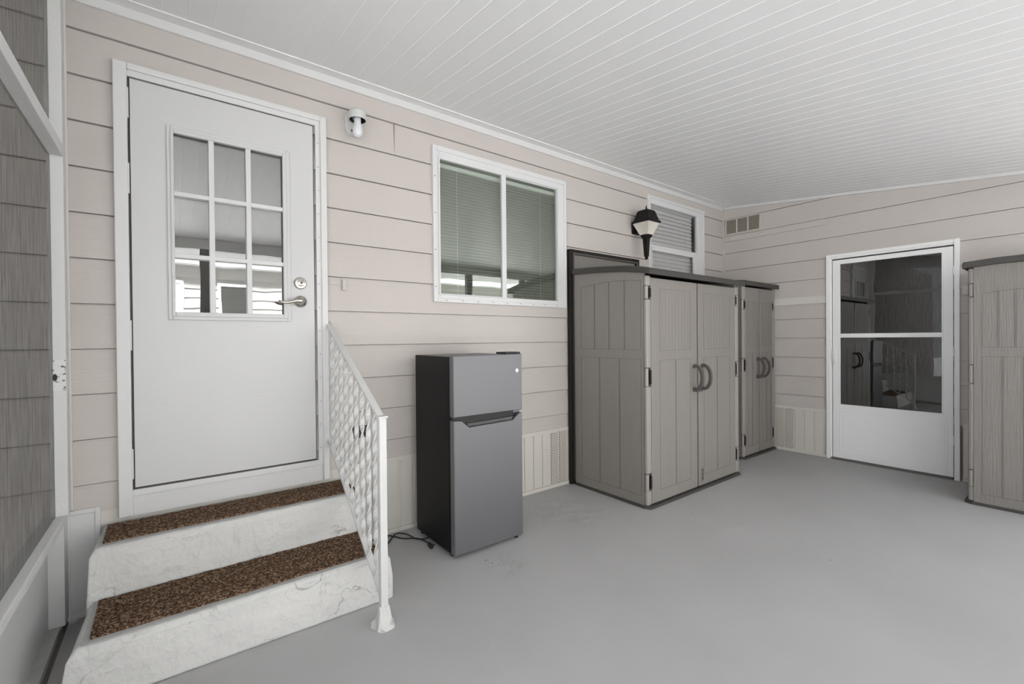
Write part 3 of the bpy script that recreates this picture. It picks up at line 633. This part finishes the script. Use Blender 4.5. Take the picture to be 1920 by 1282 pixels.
railbar(botz, 0.030, 0.014, ny + 0.016, -0.012).build('bottom_rail', M['rail_white'], ra, bevel=0.002)
nb = 9
for i in range(nb):
    y = ny + (0.87) * (i + 1) / (nb + 1) * 1.0
    z0, z1 = botz(y) + 0.006, topz(y) + 0.004; x = railx(y); mb = MB(); vs = []; fs = []; K = 90
    for k_ in range(K + 1):
        z = z0 + (z1 - z0) * k_ / K; a = (z - z0) / 0.098 * pi + 0.4 * i
        if k_ == 0 or k_ == K: pass
        u = Vector((cos(a), sin(a), 0)) * 0.0105; w_ = Vector((-sin(a), cos(a), 0)) * 0.0035
        p = Vector((x, y, z))
        for q in (p - u - w_, p + u - w_, p + u + w_, p - u + w_): vs.append(q)
        if k_: fs += [((k_ - 1) * 4 + j, (k_ - 1) * 4 + (j + 1) % 4, k_ * 4 + (j + 1) % 4, k_ * 4 + j) for j in range(4)]
    fs += [(3, 2, 1, 0), (K * 4, K * 4 + 1, K * 4 + 2, K * 4 + 3)]
    mb.add(vs, fs); mb.build('baluster', M['rail_white'], ra)
for zf in (topz, botz):
    MB().box(0.722, 0.752, -0.024, -0.010, zf(-0.02) - 0.02, zf(-0.02) + 0.008).build('wall_bracket', M['rail_white'], ra, bevel=0.002)

# ------------------------------------------------------------------ fridge
fx0, fx1 = 1.245, 1.735; fyb, fyf = -0.105, -0.535
fr = root('refrigerator', ((fx0 + fx1) / 2, -0.32, 0), 'black compact refrigerator with two stainless steel doors by the house wall', 'refrigerator')
MB().box(fx0, fx1, fyf, fyb, 0.026, 1.140).build('cabinet', M['fridge_black'], fr, bevel=0.004)
MB().box(fx0 + 0.006, fx1 - 0.006, fyf + 0.004, fyb - 0.004, 1.1395, 1.1412).build('top_panel', M['fridge_top'], fr)
ya, yb = -0.585, -0.541
h0, h1, hz = fx0 + 0.055, fx1 - 0.018, 0.736
low = [(fx0 + 0.006, 0.022), (fx1, 0.022), (fx1, 0.782), (h1, 0.782), (h1 - 0.055, hz + 0.006), (h0 + 0.05, hz), (h0, 0.778), (fx0 + 0.006, 0.782)]
ld = MB().prism(low, 'y', ya, yb).build('lower_door', M['steel'], fr, bevel=0.004)
fz = MB().box(fx0 + 0.006, fx1, ya, yb, 0.800, 1.146).build('freezer_door', M['steel_smudged'], fr, bevel=0.004)
for nm, z0, z1, par in (('side_edge', 0.024, 0.780, ld), ('side_edge', 0.802, 1.144, fz)):
    MB().box(fx0 + 0.004, fx0 + 0.0065, ya + 0.003, yb, z0, z1).build(nm, M['steel_edge'], par)
MB().box(fx0 + 0.01, fx1 - 0.002, ya + 0.028, yb + 0.006, 0.70, 0.806).build('handle_recess', M['black'], fr)
mb = MB(); mb.prism([(h0 + 0.052, hz + 0.003), (h1 - 0.057, hz + 0.008), (h1 - 0.045, hz + 0.026), (h0 + 0.04, hz + 0.020)], 'y', ya + 0.012, ya + 0.028); mb.build('grip', M['fridge_top'], ld)
MB().box(fx1 - 0.115, fx1 - 0.002, -0.575, -0.47, 1.1465, 1.158).build('hinge_cover', M['black'], fr, bevel=0.003)
MB().box(fx1 - 0.05, fx1 - 0.002, -0.56, -0.50, 0.783, 0.799).build('middle_hinge', M['steel_edge'], fr)
bd = MB().lathe([(0.0135, ya - 0.0005), (0.0135, ya - 0.0030), (0.0120, ya - 0.0036)], (fx1 - 0.040, 0, 1.045), 24, 'y').build('round_badge', mat('badge_metal', (0.62, 0.62, 0.64), 0.3, metal=0.8), fz)
mb = MB(); mb.tube([(fx1 - 0.040 + 0.0105 * cos(2 * pi * i / 24), ya - 0.0038, 1.045 + 0.0105 * sin(2 * pi * i / 24)) for i in range(24)], 0.0008, 6, closed=True)
mb.tube([(fx1 - 0.040 + dx, ya - 0.0038, 1.045 + dz) for dx, dz in ((-0.001, 0.005), (-0.005, 0.004), (-0.006, -0.002), (-0.003, -0.005), (-0.001, -0.001), (-0.003, 0.0))], 0.0008, 6)
mb.tube([(fx1 - 0.040 + dx, ya - 0.0038, 1.045 + dz) for dx, dz in ((0.006, 0.004), (0.002, 0.005), (0.003, 0.000), (0.001, -0.004), (0.006, -0.004))], 0.0008, 6)
mb.build('badge_script', M['steel_edge'], bd)
for xx, yy in ((fx0 + 0.03, fyf + 0.02), (fx1 - 0.03, fyf - 0.015), (fx0 + 0.03, fyb - 0.03), (fx1 - 0.03, fyb - 0.03)):
    MB().lathe([(0.014, 0.0), (0.014, 0.012), (0.010, 0.014), (0.010, 0.03)], (xx, yy, 0), 14).build('foot', M['black'], fr)
def smooth_path(pts, k=8):
    P = [Vector(p) for p in pts]; P = [P[0]] + P + [P[-1]]; out = []
    for i in range(1, len(P) - 2):
        for j in range(k):
            t = j / k; a, b, c, d = P[i - 1:i + 3]
            out.append(0.5 * ((2 * b) + (-a + c) * t + (2 * a - 5 * b + 4 * c - d) * t * t + (-a + 3 * b - 3 * c + d) * t ** 3))
    out.append(P[-2]); return out
zc = 0.006
cord = root('power_cord', (1.15, -0.15, 0), 'black power cord looped on the floor left of the refrigerator, its plug lying free', 'cord')
pts = [(1.30, -0.20, 0.008), (1.255, -0.235, 0.007), (1.20, -0.205, zc), (1.18, -0.15, zc + 0.006), (1.175, -0.095, zc), (1.14, -0.055, zc), (1.105, -0.075, zc + 0.006), (1.06, -0.12, zc), (0.99, -0.19, zc), (0.93, -0.20, zc), (0.90, -0.14, zc),
       (0.94, -0.075, zc), (1.03, -0.045, zc), (1.076, -0.050, zc), (1.10, -0.085, zc), (1.135, -0.145, zc), (1.175, -0.190, zc + 0.006), (1.205, -0.215, zc + 0.004), (1.225, -0.262, zc), (1.224, -0.300, 0.010)]
MB().tube(smooth_path(pts), 0.0042, 8).build('cable', M['black'], cord, smooth=True)
mb = MB(); mb.tube([(1.224, -0.300, 0.011), (1.222, -0.318, 0.012), (1.216, -0.345, 0.013), (1.212, -0.372, 0.013)], [0.006, 0.010, 0.0125, 0.0125], 10); mb.build('plug', M['black'], cord, smooth=True)
mb = MB(); mb.box(1.222, 1.240, -0.352, -0.346, 0.012, 0.016); mb.box(1.222, 1.240, -0.364, -0.358, 0.012, 0.016); mb.build('prongs', M['nickel'], cord)

# ------------------------------------------------------------------ storage cabinets
def panel_boards(P, u0, u1, z0, z1, nb, arch=0.0, par=None, g=0.007, mt=None, mg=None, fine=0):
    """recess line round a panel and grooves between its boards; P(u, out, z)"""
    mb = MB()
    def bx(a, b, c, e, o=0.0012):
        p, q = P(a, -0.001, c), P(b, o, e); mb.box(p[0], q[0], p[1], q[1], p[2], q[2])
    bx(u0, u0 + 0.003, z0, z1); bx(u1 - 0.003, u1, z0, z1); bx(u0, u1, z0, z0 + 0.003)
    if not arch: bx(u0, u1, z1 - 0.003, z1)
    else:
        K = 10
        for i in range(K): 
            a, b = u0 + (u1 - u0) * i / K, u0 + (u1 - u0) * (i + 1) / K; zz = z1 + arch * (1 - ((i + 0.5) / K * 2 - 1) ** 2); bx(a, b, zz - 0.003, zz + 0.001)
    for i in range(1, nb):
        u = u0 + (u1 - u0) * i / nb; bx(u - 0.005, u - 0.002, z0, z1 + arch * 0.8); bx(u + 0.002, u + 0.005, z0, z1 + arch * 0.8)
    return mb
def ribs(P, u0, u1, z0, z1, n):
    mb = MB()
    for i in range(n):
        u = u0 + (u1 - u0) * (i + 0.5) / n; p, q = P(u - 0.0035, -0.001, z0), P(u + 0.0035, 0.0014, z1); mb.box(p[0], q[0], p[1], q[1], p[2], q[2])
    return mb
def cabinet(loc, rz, Wd, Dp, roof, label, body, topside=4, botside=3, side_top=1.66, group='taupe plastic storage cabinets', logo=False, ext_back=0.0, sidelines=None, ribn=9, hand=True, col=None):
    """local frame: x along the front 0..Wd, back at y=0, front at y=-Dp; roof = [(y, z underside)]"""
    r = root('storage_cabinet', loc, label, 'storage cabinet', group=group, rz=rz, local=True)
    zf = [z for y, z in roof if True]; H = roof[-1][1]
    def under(y):
        for (ya_, za), (yb_, zb_) in zip(roof[:-1], roof[1:]):
            if yb_ <= y <= ya_: return za + (zb_ - za) * (y - ya_) / (yb_ - ya_)
        return roof[0][1] if y > roof[0][0] else roof[-1][1]
    MB().prism([(-0.012, 0.0), (Wd * 0 - 0.012, -0.0), ], 'z', 0, 0) if False else None
    base = [(-0.012, 0.0), (-0.012, -Dp + 0.02), (0.012, -Dp - 0.022), (Wd - 0.012, -Dp - 0.022), (Wd + 0.012, -Dp + 0.02), (Wd + 0.012, 0.0)]
    MB().prism(base, 'z', 0.0, 0.020).build('base', M['shed_dark'], r, bevel=0.003)
    fy = -Dp + 0.028      # shell front plane, doors stand before it
    for x0, x1, nm in ((0.0, 0.022, 'side_panel'), (Wd - 0.022, Wd, 'side_panel')):
        ys_ = [0.0, -0.15 * Dp, -0.4 * Dp, -0.6 * Dp, -0.8 * Dp, fy]
        poly = [(0.0, 0.02), (fy, 0.02)] + [(y, under(y) + 0.004) for y in reversed(ys_)]; cm = col or M['shed_light']
        sp = MB().prism(poly, 'x', x0, x1).build(nm, body, r)
        s = -1 if x0 == 0 else 1; xo = x0 if x0 == 0 else x1
        P = lambda u, o, z, s=s, xo=xo: (xo + s * o, -u, z)
        a0, a1 = 0.15 * Dp, 0.93 * Dp
        if sidelines: a0, a1 = sidelines
        g = panel_boards(P, a0, a1, 1.150, side_top, topside, arch=0.022); g2 = panel_boards(P, a0, a1, 0.085, 1.084, botside); g.add(g2.v, g2.f)
        g.build('board_grooves', M['shed_groove'], sp)
    MB().box(0.02, Wd - 0.02, -0.02, 0.0, 0.02, under(-0.01)).build('back_panel', body, r)
    MB().box(0.022, Wd - 0.022, fy + 0.004, fy + 0.016, 0.02, H - 0.005).build('gap_shade_sheet', M['black'], r)  # black sheet behind the doors, paints the shade in their gap
    # corner columns with hinge cut-outs
    zs = [(0.022, 0.127), (0.25, 0.885), (1.019, 1.517), (1.613, H)]
    for s, xc in ((0, 0.0), (1, Wd)):
        sg = -1 if s == 0 else 1
        mb = MB()
        for a, b in zs: mb.box(xc + sg * 0.003, xc - sg * 0.050, -Dp - 0.001, fy - 0.0005, a, b)
        cc = mb.build('corner_column', cm, r, bevel=0.010, seg=3)
        for a, b in zip([z[1] for z in zs[:-1]], [z[0] for z in zs[1:]]):
            MB().box(xc + (0.012 if s == 0 else -0.012), xc - sg * 0.046, -Dp + 0.010, fy - 0.002, a, b).build('hinge_recess', M['black'], cc)
            h = MB(); h.tube([(xc - sg * 0.010, -Dp + 0.012, a + 0.002), (xc - sg * 0.010, -Dp + 0.012, b - 0.002)], 0.014, 12); h.build('hinge', cm, cc, smooth=True)
            MB().box(xc - sg * 0.034, xc - sg * 0.050, -Dp - 0.004, -Dp + 0.016, a + 0.016, b - 0.016).build('hinge_pin', M['black'], cc)
    mid = Wd / 2
    for s, (a, b) in enumerate(((0.053, mid - 0.010), (mid + 0.010, Wd - 0.053))):
        dr = MB().box(a, b, -Dp, fy, 0.026, H - 0.012).build('door', body, r, bevel=0.005)
        P = lambda u, o, z: (u, -Dp - o, z)
        w_ = b - a; m0 = a + (0.17 if s == 0 else 0.13) * w_ if w_ > 0.45 else a + 0.14 * w_; m1 = b - (0.16 if s == 0 else 0.17) * w_ if w_ > 0.45 else b - 0.14 * w_
        g = MB()
        for q in (panel_boards(P, m0, m1, 1.140, 1.600, 1), panel_boards(P, m0, m1, 0.110, 1.072, 2)): g.add(q.v, q.f)
        g.build('panel_grooves', M['shed_groove'], dr)
        ribs(P, m0 + 0.01, m1 - 0.01, 1.15, 1.59, ribn).build('ribs', body, dr)
        if hand:
            hx = mid - 0.062 if s == 0 else mid + 0.062; arc = []
            for i in range(17):
                t = pi * i / 16 - pi / 2; arc.append((hx, -Dp - 0.012 - 0.060 * cos(t), 0.915 + 0.096 * sin(t)))
            vs = []; hw = 0.013
            for k_, p in enumerate(arc):
                t = pi * k_ / 16 - pi / 2; n_ = Vector((0, -cos(t), sin(t) * 1.0)); c0 = Vector(p)
                for dx, dn in ((-hw, -0.008), (hw, -0.008), (hw, 0.013), (-hw, 0.013)): vs.append(c0 + Vector((dx, 0, 0)) + n_ * dn)
            fs = [((k_ - 1) * 4 + j, (k_ - 1) * 4 + (j + 1) % 4, k_ * 4 + (j + 1) % 4, k_ * 4 + j) for k_ in range(1, 17) for j in range(4)] + [(3, 2, 1, 0), (64, 65, 66, 67)]
            mb = MB().add(vs, fs); mb.box(hx - 0.014, hx + 0.014, -Dp - 0.014, -Dp + 0.002, 0.992, 1.018); mb.box(hx - 0.014, hx + 0.014, -Dp - 0.014, -Dp + 0.002, 0.806, 0.838)
            mb.build('handle', M['handle'], dr, bevel=0.002)
        if logo and s == 1:
            lg = MB().frame('y', -Dp - 0.0012, -Dp + 0.001, a + 0.030, a + 0.068, 0.055, 0.175, 0.0015, 0.0015, 0.0015, 0.0015).build('label_plate', M['shed_groove'], dr)
            mb = MB(); lx = a + 0.044
            for zz, hh, ww in ((0.068, 0.022, 0.010), (0.093, 0.012, 0.008), (0.108, 0.016, 0.012), (0.127, 0.010, 0.007), (0.140, 0.018, 0.009)):
                mb.box(lx, lx + ww, -Dp - 0.002, -Dp, zz, zz + hh)
            for zz, hh in ((0.070, 0.03), (0.105, 0.02), (0.130, 0.032)): mb.box(lx + 0.015, lx + 0.018, -Dp - 0.0018, -Dp, zz, zz + hh)
            mb.build('lettering', M['shed_dark'], lg)
    if hand:
        MB().box(mid - 0.052, mid + 0.040, -Dp - 0.022, -Dp - 0.006, 0.800, 0.814).build('latch', M['handle'], r, bevel=0.002)
    # roof: arched lid
    ys_ = [roof[0][0]] + [roof[0][0] + (roof[-1][0] - roof[0][0]) * i / 14 for i in range(1, 15)]
    lo = [(y, under(y)) for y in ys_]; hi = [(y + (0.004 if i == len(ys_) - 1 else 0), under(y) + 0.046) for i, y in enumerate(ys_)]
    MB().prism(lo + hi[::-1], 'x', -0.030, Wd + 0.030).build('lid', M['shed_dark'], r, bevel=0.007, seg=3)
    return r
roof1 = [(0.0, 1.781), (-0.306, 1.764), (-0.58, 1.738), (-0.72, 1.716), (-0.83, 1.688)]
cabinet((2.722, -0.070, 0), 0, 1.345, 0.722, [(0.0, 1.775), (-0.25, 1.760), (-0.53, 1.735), (-0.70, 1.706), (-0.775, 1.688)],
        'wide two-door taupe storage cabinet in front of the small window', M['shed'], 4, 3, side_top=1.655, logo=True, sidelines=(0.075, 0.672))
cabinet((4.580, -0.030, 0), 0, 0.725, 0.560, [(0.0, 1.800), (-0.22, 1.793), (-0.42, 1.778), (-0.60, 1.757)],
        'narrow two-door taupe storage cabinet in the corner behind the wide one', M['shed'], 4, 3, ribn=6)
cabinet((5.300, -2.715, 0), pi, 0.640, 0.535, [(0.0, 1.742), (-0.2, 1.742), (-0.4, 1.738), (-0.565, 1.725)],
        'taupe wood-grained storage cabinet at the right edge beside the storm door', M['shed_grain'], 5, 4, side_top=1.535, sidelines=(0.060, 0.465), hand=False, col=M['shed_grain'])
